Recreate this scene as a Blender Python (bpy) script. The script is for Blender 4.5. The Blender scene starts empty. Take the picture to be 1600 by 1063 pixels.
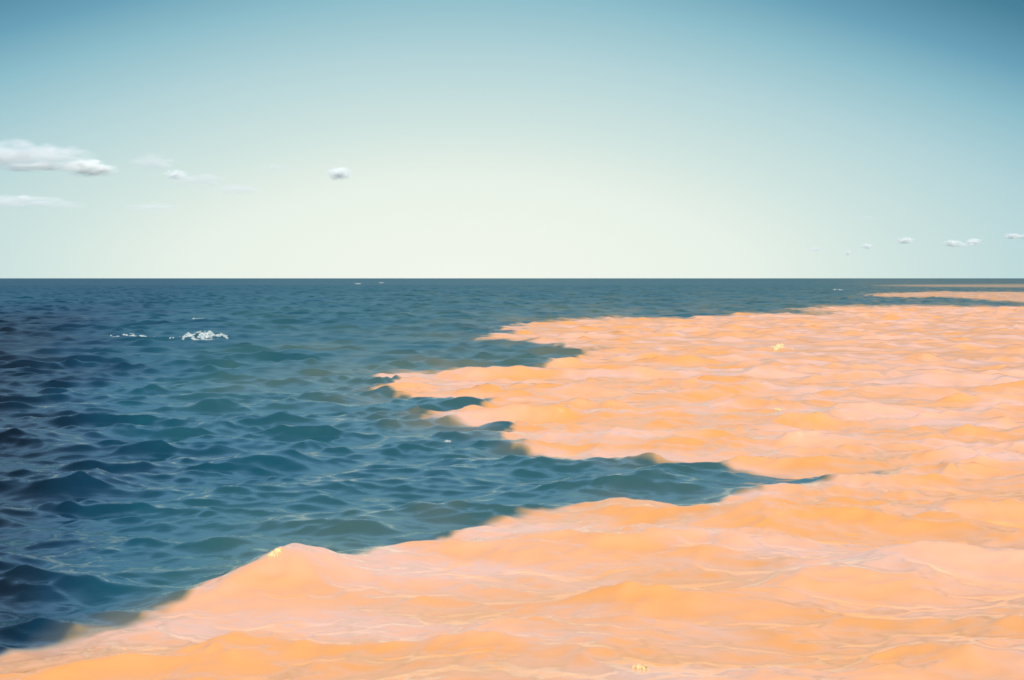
import bpy, math, random
import numpy as np
from mathutils import Vector, Matrix

random.seed(7)
rng = np.random.default_rng(5)
scene = bpy.context.scene
C = scene.collection
R = math.radians

# ------------------------------------------------------------------ camera
CAM_H = 3.5                      # metres above the mean sea level
F = 1600 * 50 / 36               # focal length in photograph pixels (50 mm lens)
PITCH = math.atan((531.5 - 435.0) / F)
cam_d = bpy.data.cameras.new('camera')
cam = bpy.data.objects.new('camera', cam_d)
C.objects.link(cam)
cam_d.lens = 50
cam_d.sensor_width = 36
cam_d.clip_start = 0.1
cam_d.clip_end = 200000
cam_d.dof.use_dof = True
cam_d.dof.focus_distance = 75
cam_d.dof.aperture_fstop = 3.5
cam.location = (0, 0, CAM_H)
cam.rotation_euler = (R(90) - PITCH, 0, 0)
scene.camera = cam

# ------------------------------------------------------------------ sky and sun
SUN_EL, SUN_AZ = R(46), R(158)    # high on the right, a little behind the camera
world = bpy.data.worlds.new('World')
scene.world = world
world.use_nodes = True
nt = world.node_tree
nt.nodes.clear()


def lin(c):
    """sRGB 0-255 to linear"""
    o = []
    for v in c:
        v /= 255
        o.append(v / 12.92 if v <= 0.04045 else ((v + 0.055) / 1.055) ** 2.4)
    return tuple(o)


def math_node(t, op, a, b=None, c=None):
    n = t.nodes.new('ShaderNodeMath')
    n.operation = op
    for i, v in enumerate((a, b, c)):
        if v is None:
            continue
        if isinstance(v, (int, float)):
            n.inputs[i].default_value = v
        else:
            t.links.new(v, n.inputs[i])
    return n.outputs[0]


def ramp_node(t, fac, stops, mode='LINEAR'):
    n = t.nodes.new('ShaderNodeValToRGB')
    r = n.color_ramp
    r.interpolation = mode
    while len(r.elements) < len(stops):
        r.elements.new(0.5)
    for e, (p, c) in zip(r.elements, stops):
        e.position = p
        e.color = (*c, 1)
    t.links.new(fac, n.inputs[0])
    return n.outputs[0]


tc = nt.nodes.new('ShaderNodeTexCoord')
sep = nt.nodes.new('ShaderNodeSeparateXYZ')
nt.links.new(tc.outputs['Generated'], sep.inputs[0])
az = math_node(nt, 'ARCTAN2', sep.outputs[0], sep.outputs[1])
el = math_node(nt, 'ARCSINE', sep.outputs[2])
azd = math_node(nt, 'DIVIDE', math_node(nt, 'ABSOLUTE', math_node(nt, 'ADD', az, R(1.9))), R(36))
azd = math_node(nt, 'SMOOTH_MIN', azd, 0.85, 0.2)
eld = math_node(nt, 'DIVIDE', math_node(nt, 'ABSOLUTE', el), R(12.9))
eld = math_node(nt, 'SMOOTH_MIN', eld, 0.98, 0.25)
d2 = math_node(nt, 'ADD', math_node(nt, 'POWER', azd, 2.0), math_node(nt, 'POWER', eld, 2.0))
d2 = math_node(nt, 'ADD', d2, math_node(nt, 'MULTIPLY', math_node(nt, 'POWER', math_node(nt, 'MULTIPLY', azd, eld), 2.0), 2.0))
dd = math_node(nt, 'DIVIDE', math_node(nt, 'SQRT', d2), 2.0)
low = ramp_node(nt, dd, [
    (0.00, lin((243, 247, 238))), (0.15, lin((233, 242, 232))), (0.24, lin((208, 228, 224))),
    (0.34, lin((180, 212, 217))), (0.43, lin((144, 191, 204))), (0.50, lin((108, 163, 186))),
    (0.585, lin((75, 131, 156))), (0.68, lin((56, 103, 136))), (0.80, lin((42, 87, 130))),
    (1.0, lin((40, 84, 128)))], 'LINEAR')
sky = nt.nodes.new('ShaderNodeTexSky')
sky.sky_type = 'NISHITA'
sky.sun_disc = False
sky.sun_elevation = SUN_EL
sky.sun_rotation = SUN_AZ
sky.altitude = 0
sky.dust_density = 0.6
# the pale low sky of the photograph passes into the blue daylight sky higher up
scale10 = nt.nodes.new('ShaderNodeVectorMath')
scale10.operation = 'SCALE'
scale10.inputs[3].default_value = 1 / 0.15
nt.links.new(low, scale10.inputs[0])
mixf = nt.nodes.new('ShaderNodeMapRange')
mixf.interpolation_type = 'SMOOTHSTEP'
mixf.inputs[1].default_value = R(11)
mixf.inputs[2].default_value = R(24)
nt.links.new(el, mixf.inputs[0])
mix = nt.nodes.new('ShaderNodeMix')
mix.data_type = 'RGBA'
nt.links.new(mixf.outputs[0], mix.inputs[0])
nt.links.new(scale10.outputs[0], mix.inputs[6])
bright = nt.nodes.new('ShaderNodeVectorMath')
bright.operation = 'MULTIPLY'
bright.inputs[1].default_value = (1.55, 1.85, 1.75)
nt.links.new(sky.outputs[0], bright.inputs[0])
nt.links.new(bright.outputs[0], mix.inputs[7])
bg = nt.nodes.new('ShaderNodeBackground')
bg.inputs[1].default_value = 0.15
nt.links.new(mix.outputs[2], bg.inputs[0])
wo = nt.nodes.new('ShaderNodeOutputWorld')
nt.links.new(bg.outputs[0], wo.inputs[0])

sun_dir = Vector((math.sin(SUN_AZ) * math.cos(SUN_EL), math.cos(SUN_AZ) * math.cos(SUN_EL), math.sin(SUN_EL)))
sun_d = bpy.data.lights.new('sun', 'SUN')
sun_d.energy = 4.4
sun_d.angle = R(0.5)
sun_d.color = (1.0, 0.93, 0.82)
sun = bpy.data.objects.new('sun', sun_d)
C.objects.link(sun)
sun.rotation_euler = (-sun_dir).to_track_quat('-Z', 'Y').to_euler()

scene.view_settings.view_transform = 'Standard'
scene.view_settings.look = 'None'
scene.view_settings.exposure = 0
scene.view_settings.gamma = 1
scene.view_settings.use_curve_mapping = False
scene.cycles.volume_bounces = 12
scene.cycles.transparent_max_bounces = 24
scene.cycles.max_bounces = 12
scene.cycles.filter_width = 1.6
scene.cycles.sample_clamp_indirect = 6


# ------------------------------------------------------------------ helpers
def ground(u, v):
    """photograph pixel -> point on the mean sea level, and its distance"""
    xc, yc = (u - 800) / F, (531.5 - v) / F
    y = math.cos(PITCH) + yc * math.sin(PITCH)
    z = -math.sin(PITCH) + yc * math.cos(PITCH)
    t = CAM_H / -z
    return xc * t, y * t


def aloft(u, v, dist):
    """point seen at a photograph pixel, dist metres ahead"""
    xc, yc = (u - 800) / F, (531.5 - v) / F
    y = math.cos(PITCH) + yc * math.sin(PITCH)
    z = -math.sin(PITCH) + yc * math.cos(PITCH)
    return Vector((xc * dist / y, dist, CAM_H + z * dist / y))


def tag(o, label=None, cat=None, group=None, kind=None):
    for k, v in (('label', label), ('category', cat), ('group', group), ('kind', kind)):
        if v:
            o[k] = v
    return o


def hash_noise(x, y, seed=0):
    """smooth value noise in numpy, -1..1"""
    xi, yi = np.floor(x), np.floor(y)
    fx, fy = x - xi, y - yi
    fx = fx * fx * (3 - 2 * fx)
    fy = fy * fy * (3 - 2 * fy)

    def h(a, b):
        s = np.sin(a * 127.1 + b * 311.7 + seed * 74.7) * 43758.5453
        return (s - np.floor(s)) * 2 - 1
    return (h(xi, yi) * (1 - fx) + h(xi + 1, yi) * fx) * (1 - fy) + (h(xi, yi + 1) * (1 - fx) + h(xi + 1, yi + 1) * fx) * fy


def fbm(x, y, n=4, seed=0):
    s, a = 0, 1.0
    for i in range(n):
        s = s + a * hash_noise(x * 2 ** i, y * 2 ** i, seed + i * 3.1)
        a *= 0.5
    return s


# ------------------------------------------------------------------ the waves
NW = 120
WL = np.exp(np.linspace(math.log(0.15), math.log(8.5), NW)) * np.exp(rng.normal(0, 0.02, NW))
WK = 2 * math.pi / WL
spread = np.interp(np.log(WL), [math.log(0.15), math.log(1.2), math.log(8.5)], [0.8, 0.5, 0.3])
WTH = rng.normal(0, 1, NW) * spread + R(8)         # travelling mostly towards the camera
WDX, WDY = np.sin(WTH), -np.cos(WTH)
shape = np.interp(np.log(WL), [math.log(v) for v in (0.15, 0.5, 1.2, 3.2, 5.0, 8.5)], [0.6, 1.2, 1.2, 1.0, 0.42, 0.06])
RMS_SLOPE = 0.295
WA = shape / math.sqrt((shape ** 2).sum() / 2) * RMS_SLOPE / WK
SIGMA = math.sqrt((WA ** 2).sum() / 2)
SHARP = 0.11
WP = rng.uniform(0, 2 * math.pi, NW)

# single steeper crests that the photograph shows: pixel of the crest foot, half width m, half depth m, height m
CRESTS = [(440, 908, 0.75, 0.75, 0.36), (565, 884, 0.7, 0.6, 0.13), (300, 905, 0.7, 0.6, -0.14), (985, 800, 0.7, 0.7, 0.20), (1150, 815, 0.9, 0.8, 0.22),
          (415, 728, 1.0, 0.8, 0.26), (315, 530, 1.7, 1.2, 0.45), (205, 525, 1.3, 1.0, 0.30),
          (955, 930, 0.5, 0.45, 0.12), (815, 700, 0.5, 0.5, 0.14), (1105, 724, 1.2, 1.0, -0.26), (80, 770, 1.3, 0.8, 0.22), (40, 690, 1.5, 1.0, 0.25)]
CRESTS = [(*ground(u, v), a, b, h) for u, v, a, b, h in CRESTS]


def waves(x, y, cell):
    """displacement of the surface at rest points x, y; waves shorter than the mesh can carry are left to the roughness"""
    x, y, cell = (np.asarray(v, np.float32) for v in (x, y, cell))
    dx = np.zeros_like(x)
    dy = np.zeros_like(x)
    dz = np.zeros_like(x)
    lost = np.zeros_like(x)
    # slow patches of rougher and calmer water
    gust = 1.0 + 0.22 * hash_noise(x / 9.0, y / 14.0, 3) + 0.12 * hash_noise(x / 3.1, y / 4.3, 5)
    x0, y0 = x, y
    x = x + np.float32(0.35) * fbm(x0 / 3.3, y0 / 3.3, 2, 141).astype(np.float32)
    y = y + np.float32(0.35) * fbm(x0 / 3.1, y0 / 2.7, 2, 151).astype(np.float32)
    for i in range(NW):
        att = np.clip((WL[i] / cell - 2.0) / 1.6, 0, 1)
        lost += (1 - att) * (WA[i] * WK[i]) ** 2 / 2
        on = np.nonzero(att > 0)[0]
        if not len(on):
            continue
        ph = np.float32(WK[i]) * (np.float32(WDX[i]) * x[on] + np.float32(WDY[i]) * y[on]) + np.float32(WP[i])
        a = np.float32(WA[i]) * att[on] * gust[on]
        dz[on] += a * np.cos(ph)
        s = np.sin(ph) * a * np.float32(0.85)
        dx[on] -= np.float32(WDX[i]) * s
        dy[on] -= np.float32(WDY[i]) * s
    # steeper crests, flatter troughs
    dz += SHARP * (np.clip(dz, -2.5 * SIGMA, 2.5 * SIGMA) ** 2 / SIGMA - SIGMA)
    for cx, cy, a, b, h in CRESTS:
        near = (np.abs(x0 - cx) < 3 * a) & (np.abs(y0 - cy) < 3.5 * b)
        if near.any():
            ux, uy = (x0[near] - cx) / a, (y0[near] - cy) / b
            uy = uy + 0.25 * ux * ux
            g = np.exp(-ux ** 2 * 1.1) * np.exp(-uy ** 2 * np.where(uy < 0, 1.7, 0.7)) * h
            dz[near] += g
            dy[near] -= 0.4 * g
    return dx, dy, dz, lost


# ------------------------------------------------------------------ where the muddy water lies (outline points in the photograph, laid on the sea level)
MAIN = [(-400, 1120), (-120, 1042), (0, 1012), (100, 992), (200, 971), (260, 948), (320, 921), (380, 903), (440, 896), (500, 889),
        (560, 878), (640, 860), (700, 842), (760, 820), (850, 803), (930, 792), (985, 786), (1040, 790), (1090, 792),
        (1130, 778), (1190, 764), (1280, 746), (1440, 728), (1340, 735), (1265, 738), (1220, 733), (1160, 724), (1100, 715),
        (1025, 716), (937, 714), (850, 706), (815, 699), (780, 689), (754, 676), (775, 662), (745, 661), (690, 653),
        (712, 648), (758, 636), (745, 629), (697, 627), (631, 621), (590, 613), (594, 588), (606, 583), (675, 582),
        (762, 581), (828, 579), (863, 572), (885, 561), (916, 552), (959, 548), (1002, 544.5), (959, 545.5), (894, 547),
        (850, 539.5), (806, 535), (756, 531), (784, 524), (800, 513), (832, 506), (872, 503), (937, 499.5), (972, 496.5),
        (1025, 498), (1082, 499), (1112, 495), (1156, 491.5), (1200, 491.5), (1237, 491), (1267, 493), (1300, 490),
        (1272, 488), (1248, 485), (1275, 481.5), (1307, 479.5), (1350, 480), (1400, 478.5), (1450, 478), (1500, 479.5),
        (1600, 480.5), (2000, 484), (3200, 486), (3200, 1900), (-400, 1900)]
STRIP_B = [(1352, 461.5), (1375, 459.2), (1425, 458), (1475, 456.5), (1550, 457), (1600, 457), (2000, 456), (2600, 458), (2600, 476), (2000, 477), (1600, 473.5),
           (1550, 470), (1512, 467.5), (1475, 465), (1440, 466), (1412, 466), (1375, 464.5)]
STRIP_A = [(1362, 446.2), (1430, 445), (1500, 444.4), (1600, 444), (2000, 444), (2600, 445), (2600, 450), (2000, 450.5), (1600, 449.6), (1500, 449), (1430, 448.2)]
VS = 2.6


def signed(u, v, poly):
    """distance to the outline, positive inside"""
    p = np.array(poly, float)
    q = np.roll(p, -1, 0)
    inside = np.zeros(u.shape, bool)
    best = np.full(u.shape, 1e9, np.float32)
    u, v = u.astype(np.float32), v.astype(np.float32)
    for (x0, y0), (x1, y1) in zip(p, q):
        if y0 != y1:
            inside ^= ((y0 > v) != (y1 > v)) & (u < (x1 - x0) * (v - y0) / (y1 - y0) + x0)
        ax, ay, bx, by = x0, y0 * VS, x1, y1 * VS
        ex, ey = bx - ax, by - ay
        t = np.clip(((u - ax) * ex + (v * VS - ay) * ey) / (ex * ex + ey * ey), 0, 1)
        best = np.minimum(best, (u - ax - t * ex) ** 2 + (v * VS - ay - t * ey) ** 2)
    best = np.sqrt(best)
    return np.where(inside, best, -best)


def sstep(a, b, x):
    t = np.clip((x - a) / (b - a), 0, 1)
    return t * t * (3 - 2 * t)


# ------------------------------------------------------------------ the sea sheet: one fan of rows and columns reaching the horizon
def rows():
    d, out = 1.2, []
    while d < 70000:
        out.append(d)
        if d < 8:
            s = 0.25
        elif d < 700:
            s = max(min(0.0032 * d if d < 45 else 0.144 + (d - 45) * 0.006, 0.30 + 0.0004 * d), 0.03)
        else:
            s = 0.5 + (d - 700) * 0.02
        d += s
    return np.array(out)


fine = np.arange(-23.0, 23.001, 0.085)
coarse = np.concatenate([np.arange(23.3, 30, 0.6), np.arange(30.5, 60, 3), np.arange(62, 180, 10.0)])
ang = np.radians(np.concatenate([-coarse[::-1], fine, coarse]))
dist = rows()
NR, NC = len(dist), len(ang)
D, A = np.meshgrid(dist, ang, indexing='ij')
X0, Y0 = D * np.sin(A), D * np.cos(A)
row_step = np.gradient(dist)
col_step = np.gradient(ang)
cell = np.maximum(row_step[:, None] * np.ones((1, NC)), D * col_step[None, :])
dx, dy, dz, lost = waves(X0.ravel(), Y0.ravel(), cell.ravel())
X, Y, Z = X0.ravel() + dx, Y0.ravel() + dy, dz

# concentration of the sediment at every point, and a painted dimming to the left
front = (Y0 > 1.0).ravel()
xr, yr, dr = X0.ravel(), Y0.ravel(), D.ravel()
# the outline is frayed by eddies
wx = xr + 0.5 * fbm(xr / 2.2, yr / 3.0, 3, 21) * np.clip(dr / 40, 0.35, 3)
wy = yr + 0.5 * fbm(xr / 2.0, yr / 2.6, 3, 43) * np.clip(dr / 40, 0.35, 4)
fr_ = np.clip(dr / 30, 0.4, 3)
wx = wx + 0.20 * fr_ * fbm(xr / 0.45, yr / 0.5, 3, 91)
wy = wy + 0.26 * fr_ * fbm(xr / 0.5, yr / 0.45, 3, 97)
wy = np.maximum(wy, 0.8)
cp, sp = math.cos(PITCH), math.sin(PITCH)
dep = wy * cp + CAM_H * sp
U = 800 + F * wx / dep
V = 531.5 - F * (-CAM_H * cp + wy * sp) / dep
mud = np.zeros(U.shape)
turb_shade = np.zeros(U.shape)
owner = np.zeros(U.shape, int)
sd_all = np.full(U.shape, -1e9)
for k, (poly, soft, peak) in enumerate(((MAIN, 9.0, 1.0), (STRIP_B, 4.5, 0.78), (STRIP_A, 4.0, 0.45)), 1):
    sd = np.full(U.shape, -1e9)
    if k == 1:
        sd[front] = signed(U[front], V[front], poly)
    else:
        far = front & (dr > 120)
        sd[far] = signed(U[far], V[far], poly)
    w = soft * (1 + 0.6 * np.clip((V - 600) / 400, 0, 1)) * (1 + 0.5 * fbm(xr / 1.3, yr / 1.6, 2, 77))
    m = sstep(-1.0, 1.0, sd / np.maximum(w, 2.0)) * peak
    owner = np.where(m > mud, k, owner)
    mud = np.maximum(mud, m)
    sd_all = np.maximum(sd_all, sd)
fringe = 0.17 * np.exp(np.minimum(sd_all, 0) / 45.0) * np.clip(0.25 + 0.9 * fbm(xr / 1.8 + 3, yr / 2.4, 4, 131), 0, 1) * front
mud = np.maximum(mud, fringe)
turb_shade = np.clip(np.exp(np.minimum(sd_all, 0) / 560.0), 0, 1) * front
turb_shade *= 0.03 + 0.97 * sstep(-40, 460, U)  # vignette-like shading at the left, painted into the water colour
turb_shade *= np.clip(0.85 + 0.3 * fbm(xr / 5, yr / 9, 3, 9), 0, 1.2)
turb_shade = np.maximum(turb_shade, 0.24 * sstep(70, 260, dr) * front)
# streaks of thinner and thicker mud inside the plume
streak = 0.5 + 0.5 * fbm(xr / 2.6 + 0.6 * fbm(xr / 4, yr / 4, 2, 5), yr / 1.1, 4, 60)
rough = np.sqrt(np.clip(lost, 0, 1))

# whole-sheet normals, so that the pieces join without a seam
P = np.stack([X, Y, Z], 1).reshape(NR, NC, 3)
Pu = np.gradient(P, axis=0)
Pv = np.gradient(P, axis=1)
Nn = np.cross(Pv, Pu)
Nn /= np.linalg.norm(Nn, axis=2, keepdims=True) + 1e-12
Nn = np.where(Nn[..., 2:3] < 0, -Nn, Nn).reshape(-1, 3)
P = P.reshape(-1, 3)

ii, jj = np.meshgrid(np.arange(NR - 1), np.arange(NC - 1), indexing='ij')
a = (ii * NC + jj).ravel()
quads = np.stack([a, a + 1, a + NC + 1, a + NC], 1)
# close the sheet behind the camera
i = np.arange(NR - 1)
seam = np.stack([i * NC + NC - 1, i * NC, (i + 1) * NC, (i + 1) * NC + NC - 1], 1)
quads = np.concatenate([quads, seam])
fm = mud[quads].mean(1)
fo = np.where(fm > 0.3, owner[quads[:, 0]], 0)
fo = np.where((fm > 0.3) & (fo == 0), 1, fo)


def sheet(name, sel, material, cap=False):
    q = quads[sel]
    used, inv = np.unique(q, return_inverse=True)
    q = inv.reshape(q.shape)
    me = bpy.data.meshes.new(name)
    co, nn = P[used], Nn[used]
    nv = len(used)
    loops = q.ravel()
    starts = np.arange(0, len(loops), 4)
    if cap:                                        # the small disc of water under the camera
        ring = np.searchsorted(used, np.arange(NC))
        loops = np.concatenate([loops, ring[::-1]])
        starts = np.concatenate([starts, [len(q) * 4]])
    me.vertices.add(nv)
    me.vertices.foreach_set('co', co.astype(np.float32).ravel())
    me.loops.add(len(loops))
    me.loops.foreach_set('vertex_index', loops.astype(np.int32))
    me.polygons.add(len(starts))
    me.polygons.foreach_set('loop_start', starts.astype(np.int32))
    me.update(calc_edges=True)
    me.polygons.foreach_set('use_smooth', np.ones(len(starts), bool))
    for n, arr in (('mud', mud), ('turbidity_shade', turb_shade), ('ripple', rough), ('streak', streak)):
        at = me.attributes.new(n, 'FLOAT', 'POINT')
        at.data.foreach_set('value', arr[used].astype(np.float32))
    me.normals_split_custom_set_from_vertices([tuple(v) for v in nn.tolist()])
    me.materials.append(material)
    o = bpy.data.objects.new(name, me)
    C.objects.link(o)
    return o


# ------------------------------------------------------------------ materials
def new_mat(name):
    m = bpy.data.materials.new(name)
    m.use_nodes = True
    t = m.node_tree
    t.nodes.clear()
    out = t.nodes.new('ShaderNodeOutputMaterial')
    return m, t, out


def attr(t, name):
    n = t.nodes.new('ShaderNodeAttribute')
    n.attribute_name = name
    return n.outputs['Fac']


def mixc(t, f, a, b):
    n = t.nodes.new('ShaderNodeMix')
    n.data_type = 'RGBA'
    for s, v in ((0, f), (6, a), (7, b)):
        if isinstance(v, tuple):
            n.inputs[s].default_value = (*v, 1)
        elif isinstance(v, (int, float)):
            n.inputs[s].default_value = v
        else:
            t.links.new(v, n.inputs[s])
    return n.outputs[2]


water, t, out = new_mat('water')
mudf, turb_shadef, ripf, strf = (attr(t, n) for n in ('mud', 'turbidity_shade', 'ripple', 'streak'))
clear = ramp_node(t, turb_shadef, [(0.0, (0.0002, 0.001, 0.002)), (0.11, (0.001, 0.020, 0.038)), (0.3, (0.004, 0.046, 0.064)), (0.6, (0.017, 0.066, 0.070)), (1.0, (0.055, 0.090, 0.070))])  # near-black first stop serves the painted shading at the left
thick = ramp_node(t, strf, [(0.12, (0.66, 0.335, 0.205)), (0.5, (0.655, 0.298, 0.135)), (0.88, (0.66, 0.27, 0.078))])
m1 = math_node(t, 'MINIMUM', math_node(t, 'MULTIPLY', mudf, 3.0), 1.0)
m2 = math_node(t, 'MAXIMUM', math_node(t, 'MULTIPLY', math_node(t, 'SUBTRACT', mudf, 0.333), 1.5), 0.0)
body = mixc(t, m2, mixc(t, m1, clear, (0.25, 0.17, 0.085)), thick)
geo = t.nodes.new('ShaderNodeNewGeometry')
# light is scattered below the surface, so the body of the water shades more softly than its skin
soft = t.nodes.new('ShaderNodeMix')
soft.data_type = 'VECTOR'
soft.inputs[0].default_value = 0.38
t.links.new(geo.outputs['Normal'], soft.inputs[4])
soft.inputs[5].default_value = (0, 0, 1)
nrm = t.nodes.new('ShaderNodeVectorMath')
nrm.operation = 'NORMALIZE'
t.links.new(soft.outputs[1], nrm.inputs[0])
dif = t.nodes.new('ShaderNodeBsdfDiffuse')
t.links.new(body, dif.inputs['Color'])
t.links.new(nrm.outputs[0], dif.inputs['Normal'])
mp = t.nodes.new('ShaderNodeMapping')
mp.inputs['Scale'].default_value = (0.7, 1.3, 1.0)
t.links.new(geo.outputs['Position'], mp.inputs[0])
n1 = t.nodes.new('ShaderNodeTexNoise')
n1.inputs['Scale'].default_value = 7.0
n1.inputs['Detail'].default_value = 3
n1.inputs['Distortion'].default_value = 0.4
t.links.new(mp.outputs[0], n1.inputs['Vector'])
bp = t.nodes.new('ShaderNodeBump')
bp.inputs['Strength'].default_value = 0.12
bp.inputs['Distance'].default_value = 0.05
t.links.new(n1.outputs[0], bp.inputs['Height'])
# waves too small for the mesh widen the reflection: alpha = sqrt(2) * rms slope
rg = math_node(t, 'SQRT', math_node(t, 'ADD', math_node(t, 'MULTIPLY', ripf, math_node(t, 'ADD', 0.12, math_node(t, 'MULTIPLY', ripf, 2.4))), 0.003))
gl = t.nodes.new('ShaderNodeBsdfPrincipled')
gl.inputs['Base Color'].default_value = (0, 0, 0, 1)
gl.inputs['IOR'].default_value = 1.345
t.links.new(rg, gl.inputs['Roughness'])
t.links.new(bp.outputs[0], gl.inputs['Normal'])
fr = t.nodes.new('ShaderNodeFresnel')
fr.inputs['IOR'].default_value = 1.333
hid = math_node(t, 'MULTIPLY', fr.outputs[0], math_node(t, 'SUBTRACT', 0.74, rg))
dark = t.nodes.new('ShaderNodeBsdfDiffuse')
dark.inputs['Color'].default_value = (0, 0, 0, 1)
mx = t.nodes.new('ShaderNodeMixShader')
t.links.new(hid, mx.inputs[0])
t.links.new(dif.outputs[0], mx.inputs[1])
t.links.new(dark.outputs[0], mx.inputs[2])
ad = t.nodes.new('ShaderNodeAddShader')
t.links.new(mx.outputs[0], ad.inputs[0])
t.links.new(gl.outputs[0], ad.inputs[1])
t.links.new(ad.outputs[0], out.inputs[0])

foam_mat, t, out = new_mat('foam')
bsdf = t.nodes.new('ShaderNodeBsdfPrincipled')
geo = t.nodes.new('ShaderNodeNewGeometry')
n1 = t.nodes.new('ShaderNodeTexNoise')
n1.inputs['Scale'].default_value = 9
n1.inputs['Detail'].default_value = 4
t.links.new(geo.outputs['Position'], n1.inputs['Vector'])
t.links.new(ramp_node(t, n1.outputs[0], [(0.35, (0.14, 0.19, 0.19)), (0.68, (0.52, 0.52, 0.48))]), bsdf.inputs['Base Color'])
bsdf.inputs['Roughness'].default_value = 0.7
t.links.new(bsdf.outputs[0], out.inputs[0])

mudfoam_glint_mat, t, out = new_mat('muddy_foam_glint')  # also colours the painted sun glints
bsdf = t.nodes.new('ShaderNodeBsdfPrincipled')
geo = t.nodes.new('ShaderNodeNewGeometry')
n1 = t.nodes.new('ShaderNodeTexNoise')
n1.inputs['Scale'].default_value = 14
n1.inputs['Detail'].default_value = 4
t.links.new(geo.outputs['Position'], n1.inputs['Vector'])
t.links.new(ramp_node(t, n1.outputs[0], [(0.3, (0.70, 0.36, 0.12)), (0.66, (0.82, 0.60, 0.30))]), bsdf.inputs['Base Color'])
bsdf.inputs['Roughness'].default_value = 0.6
t.links.new(bsdf.outputs[0], out.inputs[0])


def cloud_material(name, density, colour, seed):
    m, t, out = new_mat(name)
    co = t.nodes.new('ShaderNodeTexCoord')
    ln = t.nodes.new('ShaderNodeVectorMath')
    ln.operation = 'LENGTH'
    t.links.new(co.outputs['Object'], ln.inputs[0])
    oi = t.nodes.new('ShaderNodeObjectInfo')
    sh = t.nodes.new('ShaderNodeVectorMath')
    sh.operation = 'ADD'
    t.links.new(co.outputs['Object'], sh.inputs[0])
    t.links.new(oi.outputs['Location'], sh.inputs[1])
    nz = t.nodes.new('ShaderNodeTexNoise')
    nz.inputs['Scale'].default_value = 2.4
    nz.inputs['Detail'].default_value = 2.5
    nz.inputs['Roughness'].default_value = 0.6
    t.links.new(sh.outputs[0], nz.inputs['Vector'])
    # the edge is eaten away by the noise
    core = math_node(t, 'MULTIPLY', math_node(t, 'SUBTRACT', 0.95, ln.outputs['Value']), 1.1)
    th = math_node(t, 'ADD', core, math_node(t, 'MULTIPLY', math_node(t, 'SUBTRACT', nz.outputs[0], 0.58), 3.0))
    th = math_node(t, 'MINIMUM', math_node(t, 'MAXIMUM', th, 0.0), 1.0)
    edge = math_node(t, 'MINIMUM', math_node(t, 'MAXIMUM', math_node(t, 'MULTIPLY', math_node(t, 'SUBTRACT', 0.9, ln.outputs['Value']), 5.0), 0.0), 1.0)
    den = math_node(t, 'MULTIPLY', math_node(t, 'MULTIPLY', th, edge), density)
    pv = t.nodes.new('ShaderNodeVolumePrincipled')
    pv.inputs['Color'].default_value = (*colour, 1)
    pv.inputs['Anisotropy'].default_value = -0.5
    t.links.new(den, pv.inputs['Density'])
    t.links.new(pv.outputs[0], out.inputs['Volume'])
    # a faint veil of droplets at the cloud's outer surface
    tr = t.nodes.new('ShaderNodeBsdfTransparent')
    df = t.nodes.new('ShaderNodeBsdfDiffuse')
    df.inputs[0].default_value = (0.8, 0.8, 0.8, 1)
    mx = t.nodes.new('ShaderNodeMixShader')
    mx.inputs[0].default_value = 0.003
    t.links.new(tr.outputs[0], mx.inputs[1])
    t.links.new(df.outputs[0], mx.inputs[2])
    t.links.new(mx.outputs[0], out.inputs['Surface'])
    return m


# ------------------------------------------------------------------ the water objects
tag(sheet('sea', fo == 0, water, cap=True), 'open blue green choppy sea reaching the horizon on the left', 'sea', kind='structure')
tag(sheet('plume_water', fo == 1, water), 'broad orange muddy water plume filling the foreground and right', 'muddy water', kind='structure')
tag(sheet('plume_water', fo == 2, water), 'narrow pinkish muddy water tongue beyond the main plume at right', 'muddy water', kind='structure')
tag(sheet('plume_water', fo == 3, water), 'faint thin tan streak of muddy water just below the horizon', 'muddy water', kind='structure')


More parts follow.
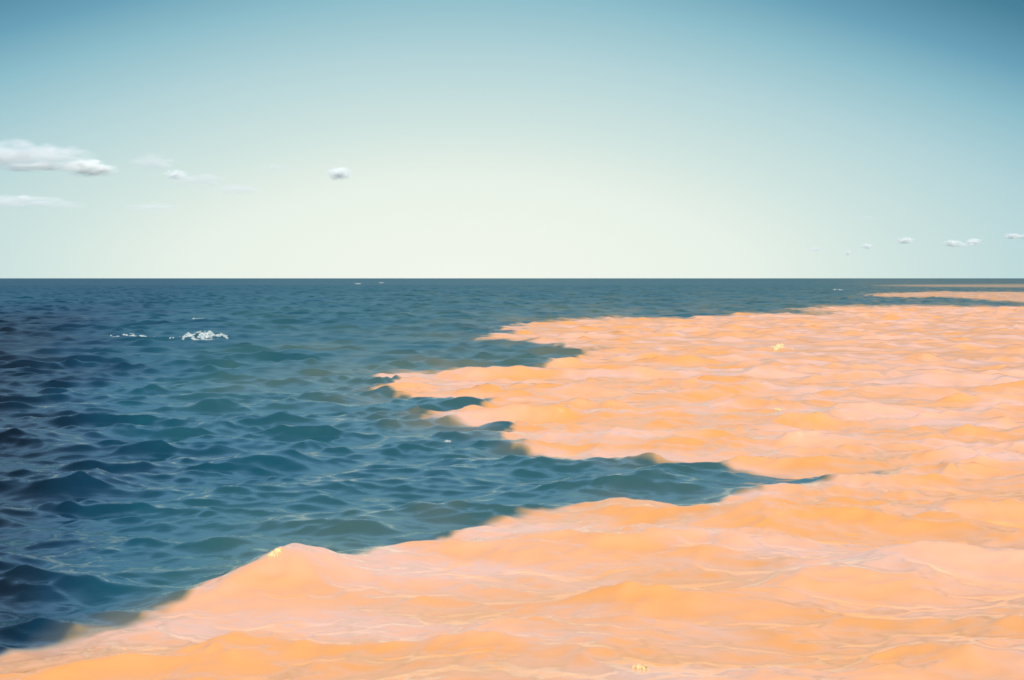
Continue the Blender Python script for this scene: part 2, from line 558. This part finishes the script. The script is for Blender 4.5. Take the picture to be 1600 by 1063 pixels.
# ------------------------------------------------------------------ foam on breaking crests, and painted sun glints
def foam(name, u, v, width, depth, lift, material, label, cover=0.0, seed=0, group=None, slope=0.0):
    """broken foam lying on the wave: a lumpy ragged sheet that follows the surface"""
    cx, cy = ground(u, v)
    n, m = 120, 56
    gx, gy = np.meshgrid(np.linspace(-1, 1, n), np.linspace(-1, 1, m), indexing='ij')
    px = cx + gx.ravel() * width
    py = cy + gy.ravel() * depth - 0.25 * depth * gx.ravel() ** 2 + slope * gx.ravel() * depth
    dcam = np.hypot(px, py)
    cellv = np.maximum(np.interp(dcam, dist, row_step), dcam * R(0.085))
    ddx, ddy, ddz, _ = waves(px, py, cellv)
    r = np.hypot(gx.ravel(), gy.ravel() * 0.95)
    nz = fbm(px / width * 5.5 + seed, py / depth * 3.6 - seed, 5, 200 + seed)
    keep = nz * 0.8 - r * 0.8 + 0.42 + cover
    thick = np.clip(keep, 0, 0.6) * lift * (1.0 + 0.7 * fbm(px / width * 9, py / depth * 6, 2, 300 + seed))
    co = np.stack([px + ddx, py + ddy, ddz + 0.012 + np.maximum(thick, 0)], 1)
    vi = np.arange(n * m).reshape(n, m)
    q = np.stack([vi[:-1, :-1], vi[1:, :-1], vi[1:, 1:], vi[:-1, 1:]], -1).reshape(-1, 4)
    q = q[keep[q].mean(1) > 0]
    if not len(q):
        return None
    used, inv = np.unique(q, return_inverse=True)
    q = inv.reshape(q.shape)
    top = co[used]
    low_ = top.copy()
    low_[:, 2] -= np.maximum(thick[used], 0) + 0.03         # underside sunk into the water: the foam has thickness
    k = len(used)
    faces = q.tolist()
    edges = {}
    for f in faces:
        for e0, e1 in zip(f, f[1:] + f[:1]):
            edges[(e0, e1)] = edges.get((e0, e1), 0) + 1
    sides = [[b, a_, a_ + k, b + k] for (a_, b) in edges if (b, a_) not in edges]
    me = bpy.data.meshes.new(name)
    me.from_pydata(np.concatenate([top, low_]).tolist(), [], faces + [[v_ + k for v_ in f[::-1]] for f in faces] + sides)
    me.update()
    for p in me.polygons:
        p.use_smooth = True
    me.materials.append(material)
    o = bpy.data.objects.new(name, me)
    C.objects.link(o)
    return tag(o, label, 'foam', group)


G = 'whitecaps on the blue water'
foam('whitecap', 316, 531.0, 1.7, 0.95, 0.10, foam_mat, 'largest bright white breaking whitecap on the blue sea at left', -0.08, 1, G, 0.35)
foam('whitecap', 205, 526, 1.15, 0.8, 0.07, foam_mat, 'thin slanting whitecap just left of the largest whitecap', -0.16, 4, G, 0.5)
foam('whitecap', 308, 499, 0.5, 0.8, 0.05, foam_mat, 'faint small whitecap above the largest whitecap', -0.05, 8, G)
foam('whitecap', 406, 547, 0.13, 0.2, 0.04, foam_mat, 'tiny white fleck of foam right of the largest whitecap', 0.1, 12, G)
foam('whitecap', 699, 692, 0.07, 0.08, 0.02, foam_mat, 'small foam fleck left of the plume hook, near the centre', 0.12, 17, G)
foam('whitecap', 560, 444, 1.6, 9, 0.6, foam_mat, 'leftmost of the two tiny white flecks near the horizon', 0.2, 21, G)
foam('whitecap', 596, 442.5, 1.6, 9, 0.6, foam_mat, 'rightmost of the two tiny white flecks near the horizon', 0.2, 23, G)
foam('whitecap', 1308, 454, 1.2, 7, 0.4, foam_mat, 'tiny pale foam fleck on blue water left of the far tongue', 0.1, 29, G)
G = 'foam and glints on the muddy water'
foam('froth_glint', 1222, 641, 0.20, 0.22, 0.04, mudfoam_glint_mat, 'small bright yellowish spot on the mid plume', 0.2, 31, G)  # small raised patch, paler than the mud
foam('froth_glint', 1388, 564, 0.75, 0.4, 0.05, mudfoam_glint_mat, 'long pale line on the upper right plume', 0.1, 35, G)  # wide raised patch, paler than the mud
foam('froth_glint', 1218, 545, 0.7, 0.9, 0.07, mudfoam_glint_mat, 'slanting yellow foam on the far part of the plume', 0.05, 38, G, 0.8)

foam('froth_glint', 432, 913, 0.08, 0.08, 0.008, mudfoam_glint_mat, 'painted yellow sun glint on the peaked crest of the near left plume edge', 0.0, 41, G)  # a sun glint, painted as a small yellow patch
foam('froth_glint', 1000, 1044, 0.07, 0.07, 0.006, mudfoam_glint_mat, 'painted yellow sun glint at the bottom edge right of centre', 0.05, 45, G)  # another glint of the sun put in as coloured flecks


# ------------------------------------------------------------------ clouds
def puff_mesh():
    import bmesh
    bm = bmesh.new()
    bmesh.ops.create_icosphere(bm, subdivisions=4, radius=1.0)
    for v in bm.verts:
        p = v.co.normalized()
        v.co = p * (0.90 + 0.05 * math.sin(5 * p.x + 2 * p.y) * math.cos(4 * p.z + p.x) + 0.05 * math.sin(9 * p.x + 7 * p.z))
    me = bpy.data.meshes.new('puff')
    bm.to_mesh(me)
    bm.free()
    for p in me.polygons:
        p.use_smooth = True
    return me


PUFF = puff_mesh()
puff_mats = {}


def cloud(label, dist_, puffs, group):
    """puffs: (u, v, half width px, half height px, optical depth, grey)"""
    u0, v0 = puffs[0][0], max(p[1] + p[3] for p in puffs)
    root = bpy.data.objects.new('cloud', None)
    root.location = aloft(u0, v0, dist_)
    C.objects.link(root)
    tag(root, label, 'cloud', group)
    for j, (u, v, a_, b, tau, grey) in enumerate(puffs):
        o = bpy.data.objects.new('puff', PUFF.copy())
        sx, sz = a_ * dist_ / F, b * dist_ / F
        sy = 0.5 * (sx + sz)
        c = aloft(u, v, dist_ + random.uniform(-0.3, 0.3) * sy)
        o.parent = root
        o.location = c - root.location
        o.scale = (sx, sy, sz)
        o.data.materials.append(cloud_material('cloud_vapour', tau * (2.4 if grey else 3.6) / (2 * sy * 0.5), (1.0, 0.975, 0.935) if not grey else (0.96, 0.93, 0.90), j))
        C.objects.link(o)
    return root


G = 'low clouds at left'
cloud('largest cloud, grey above with bright cream lower edge, at the left edge', 12500,
      [(30, 240, 85, 28, 1.1, 1), (95, 245, 75, 22, 0.8, 1), (-20, 243, 60, 26, 0.9, 1), (135, 262, 50, 17, 1.9, 0), (60, 260, 90, 11, 1.2, 0), (165, 266, 28, 11, 0.8, 0)], G)
cloud('pale ragged cloud right of the largest cloud', 13500,
      [(275, 273, 24, 10, 1.1, 0), (240, 254, 50, 17, 0.55, 1), (310, 282, 70, 14, 0.5, 1)], G)
cloud('faint grey wisp below and right of the pale ragged cloud', 14500, [(370, 296, 55, 10, 0.6, 1)], G)
cloud('small isolated bright round cloud left of the centre', 13500, [(531, 271, 27, 14, 1.2, 0), (524, 272, 18, 10, 0.5, 0)], G)
cloud('dim grey strip of cloud below the largest cloud', 17500, [(30, 315, 90, 14, 0.8, 1), (90, 320, 60, 8, 0.5, 1), (38, 309, 14, 7, 0.4, 0)], G)
cloud('very thin grey streak between the dim strip and the faint wisp', 18500, [(240, 324, 60, 7, 0.6, 1)], G)
cloud('barely visible small wisp left of the round cloud', 13500, [(430, 262, 30, 7, 0.35, 1)], G)
G = 'small clouds at right'
cloud('small white cloud cut by the right edge', 30000, [(1582, 369, 18, 6, 1.6, 0), (1606, 370, 18, 6, 1.4, 0)], G)
cloud('long twin topped white cloud second from the right edge', 32000, [(1488, 380, 20, 7, 1.4, 0), (1522, 378, 17, 7, 1.6, 0), (1505, 383, 34, 5, 0.6, 0)], G)
cloud('oval white cloud left of the twin topped cloud', 32000, [(1414, 376, 20, 7, 1.5, 0)], G)
cloud('tiny white cloud left of the oval cloud', 33000, [(1354, 385, 13, 6, 1.1, 0)], G)
cloud('tiniest lowest white cloud in the right group', 36000, [(1325, 395, 8, 5, 1.0, 0)], G)
cloud('leftmost faint cloud of the right group', 34000, [(1273, 390, 15, 5, 0.6, 0)], G)
cloud('faint grey streak above the oval cloud at right', 26000, [(1352, 342, 34, 6, 0.35, 1)], G)
print('rows', NR, 'cols', NC, 'quads', len(quads))
